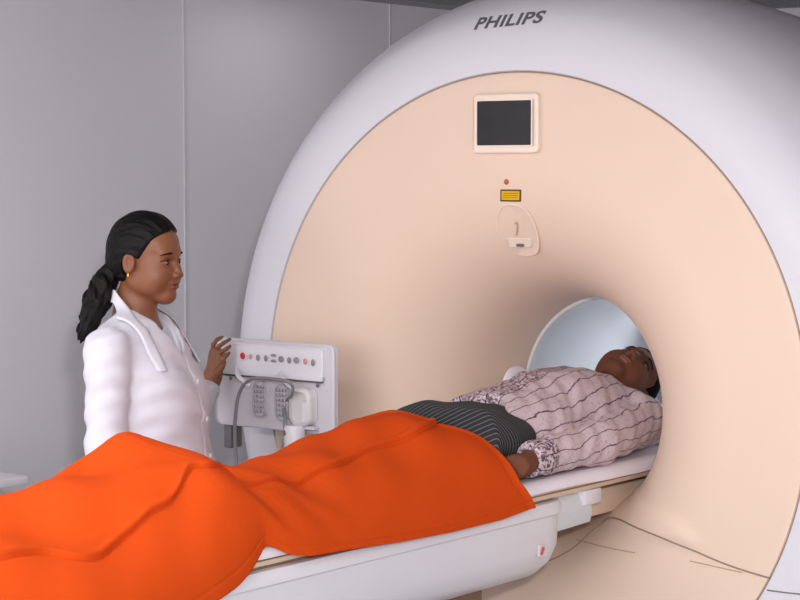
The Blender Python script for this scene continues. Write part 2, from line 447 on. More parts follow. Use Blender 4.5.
# display
def on_front(bm, sx=.75):      # lay a flat fitting onto the curved front cover
    for v in bm.verts:
        d = front_y(v.co.x, v.co.z); v.co.y += d; v.co.x -= sx * d
    return bm
bz = obj('display_bezel', bm_plate(rrect(.222, .165, .014), -.014, .01, .005, -.0205, 1.828), M['bezel']); put(bz, scanner, OFF)
sm = mat('screen_glass', (34, 32, 35), 0.25, 0.3, noise=(9, 0.5))  # coarse colour noise stands in for a faint reflection on the glass
o = obj('display_screen', bm_plate(rrect(.182, .123, .003, 2), -.0146, -.004, 0, -.021, 1.829), sm); o.parent = bz; tag(o, 'dark glass display screen')
fr = bmesh.new()
# raised lip round the glass
ol, il = rrect(.190, .131, .006, 4), rrect(.182, .123, .004, 4)
n_ = len(ol)
A = [fr.verts.new((-.021 + x, -.015, 1.829 + z)) for x, z in ol]; B_ = [fr.verts.new((-.021 + x, -.0165, 1.829 + z)) for x, z in ol]
C_ = [fr.verts.new((-.021 + x, -.0165, 1.829 + z)) for x, z in il]; D_ = [fr.verts.new((-.021 + x, -.013, 1.829 + z)) for x, z in il]
for U, V_ in ((A, B_), (B_, C_), (C_, D_)):
    for i in range(n_): fr.faces.new((U[i], U[(i + 1) % n_], V_[(i + 1) % n_], V_[i]))
o = obj('screen_lip', fr, M['bezel']); o.parent = bz
o = obj('indicator_lamp', on_front(bm_ellipsoid((-.021, -.001, 1.666), (.008, .004, .008))), M['orange_dot']); put(o, scanner, OFF); tag(o, 'small orange indicator')
st = obj('warning_label', on_front(bm_plate(rrect(.070, .034, .002, 2), -.0014, .004, 0, -.006, 1.628)), mat('label_border', (90, 62, 20), .5, noise=(30, .05))); put(st, scanner, OFF); tag(st, 'small yellow warning label with dark border')
o = obj('label_face', on_front(bm_plate(rrect(.060, .025, .001, 2), -.0022, -.001, 0, -.006, 1.628)), M['yellow']); o.parent = st
lb = bmesh.new()
for dz in (-.006, 0, .006):
    bm_box((-.03, -.0028, 1.628 + dz - .0008), (.018, -.0021, 1.628 + dz + .0008), bm=lb)
o = obj('label_print', on_front(lb), mat('label_ink', (150, 108, 20), .6, noise=(300, .6)), smooth=False); o.parent = st
# oval touch plate
ovp = [(500, 212), (504, 206), (512, 204), (522, 206), (530, 213), (536, 224), (540, 238), (541, 250), (538, 256), (528, 257.5), (517, 255), (508, 248), (501, 236), (498.5, 223)]
ov = [(p_.x, p_.z) for p_ in catmull([Vector(((a - 520) * .00335, 0, -(b - 230) * .00272)) for a, b in ovp + ovp[:1]], 4)[:-1]][::-1]
tp = obj('touch_plate', on_front(bm_plate(ov, -.003, .012, .001, .024, 1.532)), mat('plate_cream', (234, 209, 190), .35, noise=(3, .01))); put(tp, scanner, OFF)
o = obj('plate_rim', on_front(bm_tube([(.024 + x, -.0034, 1.532 + z) for x, z in ov], .0018, 6, closed=True)), M['bezel']); o.parent = tp
o = obj('touch_bar', on_front(bm_plate(rrect(.088, .028, .008), -.007, 0, .003, .029, 1.494)), M['bezel']); o.parent = tp
o = obj('bar_mark', on_front(bm_plate(rrect(.026, .009, .004), -.0082, -.006, 0, .036, 1.487)), M['mid_grey']); o.parent = tp
bmk = bm_tube(catmull([(.012, -.0035, 1.548), (.018, -.0035, 1.552), (.021, -.0035, 1.54), (.019, -.0035, 1.515)], 6), .0022, 6)
o = obj('printed_arrow', on_front(bmk), M['seam_soft']); o.parent = tp

# ------------------------------------------------------------------ the patient table
table = empty('patient_table', 'long white patient couch running into the bore', 'table', (0, -1.2, 0))
TOF = (0, -1.2, 0)
YA, YE = -2.75, -0.140       # couch body ends
# body: stations along y, section in (x,z)
def body_section(y, e):
    # e: 0 mid .. 1 at the rounded front end
    hw, zt = 0.275, 0.826
    depth = 0.20
    pts = []
    prof = [(hw, 0), (hw + .008, -.012), (hw + .009, -.03), (hw, -.036), (hw - .001, -.05), (hw - .004, -.12), (hw - .02, -depth + .035), (hw - .06, -depth), (hw - .14, -depth - .012)]
    for x, z in prof: pts.append((x, zt + z))
    return pts + [(-x, z) for x, z in reversed(pts)]
bm = bmesh.new(); rings = []
ys = [YA, YA + .01] + list(np.linspace(YA + .2, YE - .09, 12)) + [YE - .05, YE - .025, YE - .010, YE - .003, YE]
for y in ys:
    sec = body_section(y, 0); t = max(0, (y - (YE - .09)) / .09)
    ring = []
    for x, z in sec:
        s = 1 - 0.10 * t ** 2.5
        # the lower front corner curves back
        dz = max(0, (0.80 - z)) ; yy = y - 0.22 * t * dz ** 1.6 - .0 
        ring.append(bm.verts.new((x * s, yy, z + (0.02 * t ** 2) * (dz > .1))))
    rings.append(ring)
n_ = len(rings[0])
for A, B_ in zip(rings[:-1], rings[1:]):
    for k in range(n_): bm.faces.new((A[k], A[(k + 1) % n_], B_[(k + 1) % n_], B_[k]))
bm.faces.new(rings[0]); bm.faces.new(rings[-1][::-1])
cb = obj('couch_body', bm, M['white_pl'], sharp=50); put(cb, table, TOF)
o = obj('release_button', bm_plate(rrect(.028, .034, .007), -.004, .004, .002), mat('button_pink', (232, 214, 218), .4, noise=(30, .05)))
o.parent = cb; o.location = (.2735, -.262, .705); o.rotation_euler = (0, 0, PI / 2)
o2 = obj('button_mark', bm_plate(rrect(.008, .022, .003), -.0052, -.003, 0), mat('mark_pink', (206, 96, 104), .5, noise=(60, .1))); o2.parent = o; o2.rotation_euler = (0, .5, 0)
# moving tabletop
o = obj('tabletop', bm_box((-.262, YA + .02, .832), (.262, .98, .862), .008), M['board']); put(o, table, TOF)
lb = bmesh.new()
for s in (-1, 1): bm_box((s * .2628 - .0012, YA + .03, .846), (s * .2628 + .0012, .97, .8495), bm=lb)
bm_box((-.255, YA + .03, .827), (.255, -.18, .832), bm=lb)
o2 = obj('tabletop_edge_strip', lb, M['board_line'], smooth=False); o2.parent = o
o2.matrix_parent_inverse = Matrix.Identity(4)
o = obj('mattress', bm_box((-.25, YA + .04, .862), (.25, .93, .884), .009, 3), M['sheet']); put(o, table, TOF)
# support bracket between couch and scanner
o = obj('docking_bracket', bm_plate([(-.245, .74), (.245, .74), (.25, .76), (.25, .80), (.235, .825), (-.235, .825), (-.25, .80), (-.25, .76)][::-1], -.215, .02, .006), mat('bluish_white', (222, 228, 234), .35, noise=(6, .01))); put(o, table, TOF)
o = obj('dock_cheek', bm_box((.205, -.03, .79), (.262, .055, .832), .006), M['white_pl']); put(o, table, TOF)
o = obj('underside_shade', bm_box((-.20, -2.4, .50), (.20, -.42, .63), .01), mat('shade_brown', (128, 98, 78), .7, noise=(10, .1))); put(o, table, TOF)  # brown box put in as painted shade beneath the couch body
bm = bmesh.new(); bm_box((-.20, -2.1, .0), (.20, -1.0, .12), .02, bm=bm)
o = obj('pedestal_foot', bm, M['grey_shell']); put(o, table, TOF)
o = obj('pedestal', bm_box((-.16, -1.95, .11), (.16, -1.15, .66), .03, 3), M['grey_shell']); put(o, table, TOF)
#SPLIT
# ------------------------------------------------------------------ the control panel on its arm beside the front cover
PX, PY, PZ = -0.942, -0.20, 0.938        # lower left corner of the board front, width .462, height .262
PW, PH = 0.462, 0.262
def pu(px, py):
    """panel coordinates measured off the board"""
    top = 338 + (px - 215) * 7 / 118
    return (px - 215) / 118 * PW + PX, PZ + PH - (py - top) / 88.5 * PH
cp = empty('control_panel', 'pale grey upright control panel with buttons and cable hooks left of the scanner bore', 'control panel', (PX + PW / 2, PY, PZ))
COF = (PX + PW / 2, PY, PZ)
def cpart(name, bm, m, lab=None, parent=None, sharp=40):
    o = obj(name, bm, m, sharp=sharp)
    if parent is None: put(o, cp, COF)
    else: o.parent = parent
    if lab: o['label'] = lab
    return o
cpart('panel_board', bm_plate(rrect(PW, PH, .026), PY, PY + .018, .005, PX + PW / 2, PZ + PH / 2), M['panel'])
ux, uz = pu(218, 356)
strip = cpart('keypad_strip', bm_plate(rrect(.425, .088, .008), PY - .009, PY + .005, .004, PX + .215, PZ + PH - .056), M['white_pl'])
lip = cpart('strip_lip', bm_box((PX + .004, PY - .015, PZ + PH - .106), (PX + .427, PY - .002, PZ + PH - .098), .002), M['white_pl'], parent=strip)
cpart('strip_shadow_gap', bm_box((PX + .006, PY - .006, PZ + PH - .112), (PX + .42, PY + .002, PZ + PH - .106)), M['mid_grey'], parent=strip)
def button(px, py, r, m, name='button', lab=None, rz=None):
    x, z = pu(px, py)
    o = cpart(name, bm_ellipsoid((x, PY - .0095, z), (r * .85, .003, (rz or r) * .85), u=16, v=8), m, lab)
    return o
button(246, 356.5, .013, M['red'], lab='red button'); x, z = pu(246, 356.5)
cpart('button_ring', bm_tube([(x + .012 * math.cos(a), PY - .0095, z + .012 * math.sin(a)) for a in np.linspace(0, 2 * PI, 20)[:-1]], .002, 6, closed=True), M['white_pl'])
pinkish = mat('pink_key', (214, 150, 146), .5, noise=(80, .2))
button(253.5, 357, .006, pinkish, lab='small pink button', rz=.010)
for px, py, r, rz in ((261, 358, .008, .011), (269, 358.5, .008, .011), (276.5, 355.5, .013, .005), (276.5, 361, .013, .005), (284, 359, .012, .011), (292, 360, .009, .011), (299, 360, .012, .011), (315, 362, .008, .012)):
    button(px, py, r, M['grey_key'], lab='grey button', rz=rz)
button(307.5, 361, .008, pinkish, lab='small pink button', rz=.011)
for px, py in ((231.5, 379.5), (317.5, 384.5)):
    x, z = pu(px, py); cpart('screw', bm_ellipsoid((x, PY - .001, z), (.006, .003, .006), u=12, v=6), M['mid_grey'])
def hook(pts, name='cable_hook'):
    q = [(pu(a, b)[0] - .93 * d, PY + d, pu(a, b)[1] - .11 * d) for a, b, d in pts]
    return cpart(name, bm_tube(catmull(q, 5), .0065, 8), M['white_pl'])
hook([(237.5, 369, .0), (237.5, 373, -.035), (239, 377, -.05), (245, 382, -.055), (250.5, 386, -.05)])
hook([(281.5, 373, .0), (282, 376, -.035), (285, 381, -.05), (291, 386, -.055), (294.5, 389, -.05)])
# moulded sockets with pin grids
for cx_, cy_ in ((262.5, 399), (284.5, 402)):
    x, z = pu(cx_, cy_)
    s_ = cpart('socket', bm_plate(rrect(.052, .106, .025, 8), PY - .010, PY + .004, .004, x, z), M['panel'])
    o = cpart('socket_rim', bm_tube([(x + a, PY - .010, z + b) for a, b in rrect(.050, .104, .024, 6)], .002, 6, closed=True), M['socket'], parent=s_)
    gb = bmesh.new()
    for i in range(3):
        for j in range(6):
            xx = x - .013 + i * .013; zz = z - .036 + j * .0145
            bm_box((xx - .0042, PY - .0135, zz - .0045), (xx + .0042, PY - .009, zz + .0045), bm=gb)
    cpart('socket_pins', gb, M['socket'], parent=s_)
# rear mount box
x0, z0 = pu(217, 446); x1, z1 = pu(235, 428)
cpart('mount_box', bm_box((-.925, -.183, .865), (-.895, -.13, .98), .006), mat('mount_grey', (112, 108, 112), .5, noise=(20, .05)), 'dark grey mounting box')
cpart('mount_arm', bm_box((-.90, -.183, .98), (-.72, .03, 1.10), .01), M['panel'])
# bottle shaped handset in its cradle
ho = empty('handset_holder', 'milky white rounded handset hanging at the right end of the control panel', 'handset')
ho.location = (pu(304, 440)[0], PY - .03, pu(304, 440)[1])
x, z = pu(304, 405); x += .008
b = bm_plate(rrect(.084, .112, .030, 8), PY - .034, PY + .002, .012, x, z)
o = obj('handset_body', b, M['clear_bottle']); put(o, ho, ho.location)
o = obj('handset_window', bm_plate(rrect(.020, .060, .006), PY - .0365, PY - .03, .002, x + .022, z - .012), M['white_pl']); put(o, ho, ho.location)
b = bm_lathe_z([(.020, -.135), (.029, -.13), (.031, -.10), (.031, -.06), (.027, -.052)], (x - .014, PY - .034, z), 24)
o = obj('handset_grip', b, M['white_pl']); put(o, ho, ho.location)
o = obj('grip_button', bm_ellipsoid((x - .026, PY - .061, z - .074), (.008, .005, .008)), M['mid_grey']); put(o, ho, ho.location); tag(o, 'small dark button')
o = obj('handset_cradle', bm_box((x - .047, PY - .02, z - .066), (x + .047, PY + .004, z - .055), .004), M['panel']); put(o, ho, ho.location)
# the grey cable
def pc(px, py, d): a = pu(px, py); return (a[0] - .93 * d, PY + d, a[1] - .11 * d)
pts = [pc(287.5, 399, -.016), pc(291.5, 394, -.045), pc(292.5, 386, -.060), pc(287, 380.5, -.070), pc(272, 378.5, -.066), pc(258, 378, -.066), (pc(250, 380, -.066)), pc(243, 387, -.05), pc(238.5, 398, -.045), pc(236, 415, -.05), pc(235, 432, -.055), pc(235.5, 450, -.06), pc(237, 470, -.07), pc(240, 520, -.08)]
pts += [(pts[-1][0] + .02, PY - .08, .50), (pts[-1][0] + .05, PY - .06, .2), (pts[-1][0] + .12, PY - .0, .02)]
tag(obj('grey_cable', bm_tube(catmull(pts, 8), .0052, 8), M['cable']), 'grey cable looped over both hooks of the control panel and hanging down at its left', 'cable')
pts = [pc(284.5, 408, -.014), pc(285.5, 420, -.04), pc(284.5, 436, -.045), pc(282.5, 452, -.045), pc(280, 480, -.045), pc(280, 540, -.04)]
pts += [(pts[-1][0] + .0, PY - .03, .3), (pts[-1][0] + .05, PY, .015)]
tag(obj('socket_cable', bm_tube(catmull(pts, 8), .0056, 8), M['cable']), 'thin grey cable plugged into the right socket of the control panel and hanging straight down', 'cable')

# ------------------------------------------------------------------ heads, hands
def head_fn(wide=1.0, jaw=1.0, male=False):
    it = [(s_ell((-.006, 0, .045), (.097, .074 * wide, .085)), 0), (s_ell((.052, 0, .050), (.038, .052, .040)), .03),
          (s_ell((.040, 0, -.018), (.058, .056 * wide, .078)), .03),
          (s_cone((.0, .042, -.050), (.066, .012, -.090), .024, .019), .03),
          (s_cone((.0, -.042, -.050), (.066, -.012, -.090), .024, .019), .03),
          (s_ell((.076, 0, -.090), (.017, .021, .015)), .018),
          (s_ell((.058, .036, -.030), (.032, .028, .034)), .03), (s_ell((.058, -.036, -.030), (.032, .028, .034)), .03), (s_ell((.030, .048 * wide, -.048), (.040, .018, .030)), .03), (s_ell((.030, -.048 * wide, -.048), (.040, .018, .030)), .03),
          (s_ell((.078, 0, .028), (.018, .046, .013)), .018),
          (s_cone((.092, 0, .010), (.110 + (.005 if male else 0), 0, -.026), .0065, .0095), .012),
          (s_ell((.106, .0115, -.031), (.010, .0075, .0075)), .006), (s_ell((.106, -.0115, -.031), (.010, .0075, .0075)), .006),
          (s_ell((.088, 0, -.055), (.014, .024, .018)), .012),
          (s_ell((.097, 0, -.0525), (.0085, .020, .0055)), .004), (s_ell((.096, 0, -.0635), (.0085, .018, .0065)), .004),
          (s_cone((-.02, 0, -.05), (-.042, 0, -.17), .052 * jaw, .055 * jaw), .02)]
    # smooth chain, then eye sockets and lids
    base = union(it)
    so = [s_ell((.098, s * .032, .004), (.016, .016, .010)) for s in (1, -1)]
    lid = [s_ell((.0775, s * .032, .004), (.0135, .0155, .0115)) for s in (1, -1)]
    ear = [s_ell((-.008, s * .078 * wide, .0), (.019, .011, .031)) for s in (1, -1)]
    earc = [s_ell((-.003, s * (.087 * wide), .004), (.010, .007, .019)) for s in (1, -1)]
    mouth = s_ell((.106, 0, -.0582), (.012, .020, .0016))
    def f(P):
        d = base(P)
        for q in so: d = smax(d, -q(P), .012)
        for q in lid: d = smin(d, q(P), .005)
        for q, c in zip(ear, earc): d = smin(d, smax(q(P), -c(P), .005), .008)
        d = smax(d, -mouth(P), .004)
        return d
    return f
def hand_fn(pts, wr, palm, thumb, rf=.0082):
    """pts: list of finger chains (each list of points, from knuckle to tip)"""
    it = [(s_cone(wr[0], wr[1], .026, .027), 0)]
    for a in palm: it.append((s_cone(wr[1], a, .018, .0125), .016))
    for ch in pts:
        for i in range(len(ch) - 1): it.append((s_cone(ch[i], ch[i + 1], rf - .0009 * i, rf - .0009 * (i + 1)), .004 if i == 0 else .003))
    for i in range(len(thumb) - 1): it.append((s_cone(thumb[i], thumb[i + 1], .0125 - .0022 * i, .0115 - .0022 * i), .006))
    return union(it)

def face_parts(T, body, sm_brow, lipm, hair_parent=None, wide=1.0):
    """eyes, brows, lips as children; T: head -> body local"""
    for s in (1, -1):
        e = bm_ellipsoid((.0795, s * .032, .004), (.0135, .0150, .0062), u=16, v=10)
        bmesh.ops.transform(e, matrix=T, verts=e.verts); ey = obj('eye', e, M['eye'], body)
        e = bm_ellipsoid((.0888, s * .0325, .0038), (.0050, .0066, .0062), u=12, v=8)
        bmesh.ops.transform(e, matrix=T, verts=e.verts); obj('iris', e, M['iris'], ey)
        pts = [(.082 - .016 * abs(t), s * (.032 + .021 * t), .0105 + .0015 * (1 - t * t) - .003 * max(0, t)) for t in np.linspace(-.9, 1, 9)]
        e = bm_tube([(x + .0125, y, z) for x, y, z in pts], .0016, 6); bmesh.ops.transform(e, matrix=T, verts=e.verts); obj('upper_eyelashes', e, M['brow'], body)
        pts = [(.0965 - .019 * max(0, t) ** 1.6, s * (.032 + .024 * t), .026 + .004 * (1 - t * t) - .002 * max(0, t)) for t in np.linspace(-.85, 1, 9)]
        e = bm_tube(pts, [.0018, .0028, .0034, .0036, .0035, .0030, .0024, .0018, .001], 6); bmesh.ops.transform(e, matrix=T, verts=e.verts); obj('eyebrow', e, sm_brow, body)
    e = bm_ellipsoid((.0972, 0, -.0528), (.0092, .0205, .0052)); bmesh.ops.transform(e, matrix=T, verts=e.verts); lp = obj('lips', e, lipm, body)
    e = bm_ellipsoid((.0962, 0, -.0640), (.0092, .0180, .0062)); bmesh.ops.transform(e, matrix=T, verts=e.verts); obj('lower_lip', e, lipm, lp)

# ------------------------------------------------------------------ the nurse
NR, NA = Vector((-0.696, -0.75, 0)), R(22)
nurse = empty('person', 'standing person in a white coat with black hair tied back, touching the control panel', 'person', NR, NA)
Wn = Matrix.Translation(NR) @ Matrix.Rotation(NA, 4, 'Z'); In = Wn.inverted()
HT = Matrix.Translation((0.010, 0, 1.452)) @ Matrix.Rotation(R(-7), 4, 'Z') @ Matrix.Rotation(R(2), 4, 'Y') @ Matrix.Scale(.965, 4)
# left hand at the panel edge; measured positions in the room
HB = Vector((-.900, -.245, 1.119)); RV = Vector((math.cos(YAW), math.sin(YAW), 0)); FV = Vector((-math.sin(YAW), math.cos(YAW), -.06))
def hp(px, py, d=0.0): return tuple(In @ (HB + RV * ((px - 215) / 364) + Vector((0, 0, 1)) * ((366 - py) / 364) + FV * d))
fing = [[hp(213, 352, .0), hp(213.5, 343, -.008), hp(217.5, 337.5, -.010), hp(223, 334.5, -.004)],
        [hp(216.5, 352, -.004), hp(219.5, 345, -.016), hp(225, 341, -.018), hp(231.5, 337, -.010)],
        [hp(219.5, 355, -.006), hp(223.5, 350, -.020), hp(228, 347.5, -.022), hp(232, 344.5, -.012)],
        [hp(221, 361, -.004), hp(225, 357, -.018), hp(228, 354.5, -.020), hp(230.5, 352, -.012)]]
thumb = [hp(213, 379, -.012), hp(219, 373, -.024), hp(223.5, 366, -.030), hp(226, 361.5, -.026)]
wrist = (hp(208.5, 392, .0), hp(212, 379, .0)); palm = [f[0] for f in fing]
elbow_l = (-.005, .33, .995)
hand_w = hand_fn(fing, wrist, palm, thumb, .0078)
hd = frame(head_fn(.98, .92), HT)
body_it = [(hd, 0), (s_cone((-.015, 0, 1.33), (-.02, 0, 1.22), .052, .07), .03), (s_cone((-.02, -.03, 1.245), (-.02, -.165, 1.225), .052, .045), .04), (s_cone((-.02, .03, 1.245), (-.02, .165, 1.225), .052, .045), .04),
           (s_ell((0, 0, 1.08), (.10, .15, .19)), .05), (s_ell((0, 0, .86), (.11, .165, .16)), .06),
           (s_cone((-.02, -.175, 1.22), (-.005, -.218, .97), .043, .036), .03), (s_cone((-.005, -.218, .97), (.15, -.20, .80), .036, .026), .02),
           (s_ell((.19, -.195, .765), (.035, .018, .05)), .02),
           (s_cone((-.02, .175, 1.22), elbow_l, .043, .036), .03), (s_cone(elbow_l, wrist[0], .036, .025), .02), (hand_w, .012),
           (s_cone((0, .085, .85), (0, .085, .48), .085, .055), .05), (s_cone((0, -.085, .85), (0, -.085, .48), .085, .055), .05),
           (s_cone((0, .085, .48), (-.01, .085, .09), .055, .035), .02), (s_cone((0, -.085, .48), (-.01, -.085, .09), .055, .035), .02),
           (s_cone((-.01, .085, .06), (.11, .095, .045), .036, .028), .02), (s_cone((-.01, -.085, .06), (.11, -.095, .045), .036, .028), .02)]
# right hand fingers, hanging
for i, yy in enumerate((-.17, -.185, -.20, -.213)): body_it.append((s_cone((.205, yy, .735), (.215, yy, .665 + .006 * abs(i - 1.5)), .0085, .0065), .006))
body_it.append((s_cone((.195, -.17, .77), (.235, -.155, .715), .011, .008), .008))
bf = union(body_it)
AX = axis([(-.16, .30, .0032)]); 
nb = net_obj('body', bf, axis([(-.15, .32, .0030)]), axis([(-.28, -.09, .006), (-.09, .09, .0026), (.09, .42, .006), (.42, .66, .0026)]),
             axis([(-.01, 1.03, .012), (1.03, 1.33, .0034), (1.33, 1.61, .0024)]), M['skin_w'], nurse, thr=.06)
face_parts(HT, nb, M['brow'], M['lip_w'])
for s in (-1, 1):
    e = bm_ellipsoid((-.004, s * .084, -.034), (.0036, .0036, .008)); bmesh.ops.transform(e, matrix=HT, verts=e.verts)
    tag(obj('earring', e, M['gold'], nb), 'small gold earring')
    for i, q in enumerate(fing if s == 1 else []):
        a, b = Vector(q[-2]), Vector(q[-1]); d = (b - a).normalized()
rg = Vector(fing[2][1]); dr = (Vector(fing[2][2]) - rg).normalized()
# hair: cap, swept to a low ponytail
def hair_w():
    cap = union([(s_ell((-.004, 0, .052), (.1045, .082, .091)), 0), (s_ell((-.038, 0, .010), (.070, .076, .085)), .03), (s_ell((-.066, 0, -.012), (.038, .05, .05)), .03)])
    inner = s_ell((-.012, 0, .045), (.09, .068, .078))
    def f(P):
        d = cap(P)
        # strands combed back
        ang = np.arctan2(P[:, 1], P[:, 2] + .1)
        d = d + .0011 * np.sin(ang * 46 + P[:, 0] * 22) + .0008 * np.sin(ang * 90 - P[:, 0] * 35)
        # hairline: face plane rising towards the front
        ay = np.abs(P[:, 1])
        hl = P[:, 0] - (.024 + .66 * (P[:, 2] - .020) + .0 * ay)       # keep where negative
        hl = np.where(P[:, 2] > .066, np.maximum(P[:, 0] - (.054 + 1.15 * (P[:, 2] - .066)) + .5 * np.maximum(0, .014 - ay), -.02), hl)
        keep = smax(hl * .8, .030 - P[:, 2] - .62 * (-.002 - P[:, 0]) * 1.0 - .03 * 0, .01)
        # round the ear: nothing in front of the ear below the temple
        low = smax(-(P[:, 2] - (-.055)), 0 * hl - 1, .01)
        ear = s_ell((-.004, 0, -.018), (.030, .2, .040))(P)
        d = smax(d, hl * .75, .006); d = smax(d, low, .01); d = smax(d, -ear, .006)
        return smax(d, -inner(P), .004)
    return f
hh = net_obj('hair', frame(hair_w(), HT), axis([(-.16, .16, .0025)]), axis([(-.12, .12, .0025)]), axis([(1.36, 1.62, .0025)]), M['hair'], nb, thr=.03)
tie = (-.068, -.014, 1.440)
pt = [(-.062, -.01, 1.445), (-.080, -.025, 1.425), (-.092, -.045, 1.392), (-.104, -.06, 1.35), (-.118, -.07, 1.31), (-.130, -.08, 1.27), (-.140, -.085, 1.24)]
pr = [.016, .020, .030, .033, .026, .017, .006]
tail = []
for i in range(len(pt) - 1): tail.append((s_cone(pt[i], pt[i + 1], pr[i], pr[i + 1]), .02))
tf = union(tail)
def tailf(P):
    d = tf(P); a = np.arctan2(P[:, 1] + .05, P[:, 0] + .14 + .15 * (P[:, 2] - 1.34) * -1)
    return d + .0030 * np.sin(a * 9 + P[:, 2] * 60) + .0016 * np.sin(a * 19 - P[:, 2] * 90)
net_obj('ponytail', tailf, axis([(-.23, -.04, .003)]), axis([(-.15, .06, .003)]), axis([(1.17, 1.49, .003)]), M['hair'], hh, thr=.03)
obj('hair_tie', bm_tube([(tie[0] - .008 + .004 * math.sin(a), tie[1] + .022 * math.cos(a), tie[2] + .022 * math.sin(a)) for a in np.linspace(0, 2 * PI, 17)[:-1]], .007, 8, closed=True), M['dark'], hh)
# blouse under the coat
bl = union([(s_ell((.005, 0, 1.10), (.112, .16, .185)), 0), (s_cone((-.016, 0, 1.29), (-.02, 0, 1.20), .064, .09), .03)])
net_obj('blouse', lambda P: smax(bl(P), P[:, 2] - 1.285 - .0 + .25 * (P[:, 0] + .02), .01), axis([(-.13, .15, .006)]), axis([(-.19, .19, .006)]), axis([(.88, 1.34, .006)]), M['blouse'], nurse)
# coat
def squash(fn, k): return lambda P: fn(P * np.array([1, 1 / k, 1], np.float32))
def wrinkle(P):
    return (.0034 * np.sin(P[:, 2] * 55 + P[:, 0] * 38 + 2 * np.sin(P[:, 1] * 22)) * np.sin(P[:, 1] * 26 + P[:, 2] * 9 + 1)
            + .0018 * np.sin(P[:, 2] * 105 - P[:, 0] * 60 + P[:, 1] * 40))
coat_t = union([(s_ell((.0, 0, 1.13), (.128, .182, .19)), 0), (s_ell((.065, .065, 1.105), (.080, .080, .085)), .05), (s_ell((.065, -.065, 1.105), (.080, .080, .085)), .05),
                (squash(s_cone((.022, 0, 1.02), (.030, 0, .56), .152, .20), 1.18), .06),
                (s_cone((-.02, .03, 1.262), (-.02, .165, 1.232), .066, .058), .04), (s_cone((-.02, -.03, 1.262), (-.02, -.165, 1.232), .066, .058), .04),
                (s_ell((-.07, 0, 1.16), (.062, .13, .12)), .04)])
slv_r = union([(s_cone((-.022, -.178, 1.225), (-.008, -.222, .98), .064, .052), 0), (s_cone((-.008, -.222, .98), (.12, -.205, .835), .052, .045), .03)])
slv_l = union([(s_cone((-.022, .178, 1.225), elbow_l, .064, .054), 0), (s_cone(elbow_l, tuple(Vector(elbow_l).lerp(Vector(wrist[0]), .86)), .054, .040), .03)])
hole = s_cone((-.005, 0, 1.27), (.01, 0, 1.40), .058, .075)
def vneck(P):   # everything above the slanting neckline, close to the neck
    tl = 1.380 - .86 * np.maximum(0, P[:, 0] + .055) - .9 * np.maximum(0, P[:, 0] - .060)
    return np.maximum(tl - .012 - P[:, 2], np.sqrt((P[:, 0] * .55) ** 2 + P[:, 1] ** 2) - .062)
def coatf(P):
    d = smin(coat_t(P), slv_r(P), .009); d = smin(d, slv_l(P), .022)
    d = d + wrinkle(P)
    gap = np.abs(P[:, 1] + .006 - .01 * np.sin(P[:, 2] * 6)) - .0025
    gap = np.maximum(gap, np.maximum(.05 - P[:, 0], bl(P) * 0 - 1))
    d = smax(d, -hole(P), .006); d = smax(d, -vneck(P), .006)
    d = smax(d, .575 - P[:, 2], .006)
    base = coat_t(P)
    d = np.maximum(d, -np.maximum(gap, -(base + .006)))
    # sleeve ends
    return d
ct = net_obj('coat', coatf, axis([(-.24, .30, .0045)]), axis([(-.30, -.0, .0045), (0, .58, .005)]), axis([(.56, .95, .012), (.95, 1.34, .0040)]), M['coat'], nurse, thr=.08)
# collar and lapels: a shell lying on the coat
def collarf(P):
    base = smax(coat_t(P), -s_cone((-.005, 0, 1.25), (.01, 0, 1.42), .050, .068)(P) - 1, .01)
    nk = s_cone((-.016, 0, 1.24), (-.010, 0, 1.385), .084, .062)(P)
    s = smin(base - .001, nk, .03)
    ay = np.abs(P[:, 1])
    # region: stands round the back of the neck, runs down in front as two lapels
    tl = 1.380 - .86 * np.maximum(0, P[:, 0] + .055) - .9 * np.maximum(0, P[:, 0] - .060)
    top = P[:, 2] - tl
    wd = .036 + .010 * np.clip((P[:, 0] + .02) * 10, 0, 1)
    reg = np.maximum(np.maximum(top, (tl - wd - P[:, 2]) * .8), np.maximum(.006 * (P[:, 0] > .05) - ay, 1.17 - P[:, 2]))
    return np.maximum(smax(np.abs(s - .008) - .0038, reg, .004), -(np.sqrt((P[:, 0] + .008) ** 2 + P[:, 1] ** 2) - .056))
net_obj('collar', collarf, axis([(-.13, .17, .0028)]), axis([(-.14, .14, .0028)]), axis([(1.13, 1.40, .0028)]), M['coat'], ct, thr=.04)
for z in (1.13, 1.03, .93, .82, .71):
    # find the coat front at y = .02
    xs_ = np.linspace(.3, .0, 600); PP = np.stack((xs_, np.full(600, .018), np.full(600, z)), 1).astype(np.float32)
    dd = coatf(PP); i = int(np.argmax(dd < 0)); obj('button', bm_ellipsoid((float(xs_[i]), .018, z), (.004, .008, .008), u=12, v=6), M['white_pl'], ct)
# trousers and shoes
tr = union([(s_cone((0, .085, .80), (-.005, .085, .10), .098, .058), 0), (s_cone((0, -.085, .80), (-.005, -.085, .10), .098, .058), .02), (s_ell((0, 0, .84), (.12, .165, .12)), .04)])
net_obj('trousers', lambda P: smax(tr(P), .09 - P[:, 2], .004), axis([(-.14, .14, .009)]), axis([(-.2, .2, .009)]), axis([(.06, .97, .012)]), M['trouser_w'], nurse)
for s in (-1, 1):
    sh = union([(s_cone((-.03, s * .086, .045), (.02, s * .088, .045), .046, .045), 0), (s_cone((.02, s * .088, .04), (.125, s * .097, .036), .043, .034), .03)])
    net_obj('shoe', lambda P, sh=sh: smax(smax(sh(P), .002 - P[:, 2], .004), -s_cone((-.012, s * .086, .08), (-.012, s * .086, .2), .034, .04)(P), .004), axis([(-.09, .18, .005)]), axis([(s * .09 - .07, s * .09 + .07, .005)]), axis([(-.01, .12, .005)]), M['shoe'], nurse)

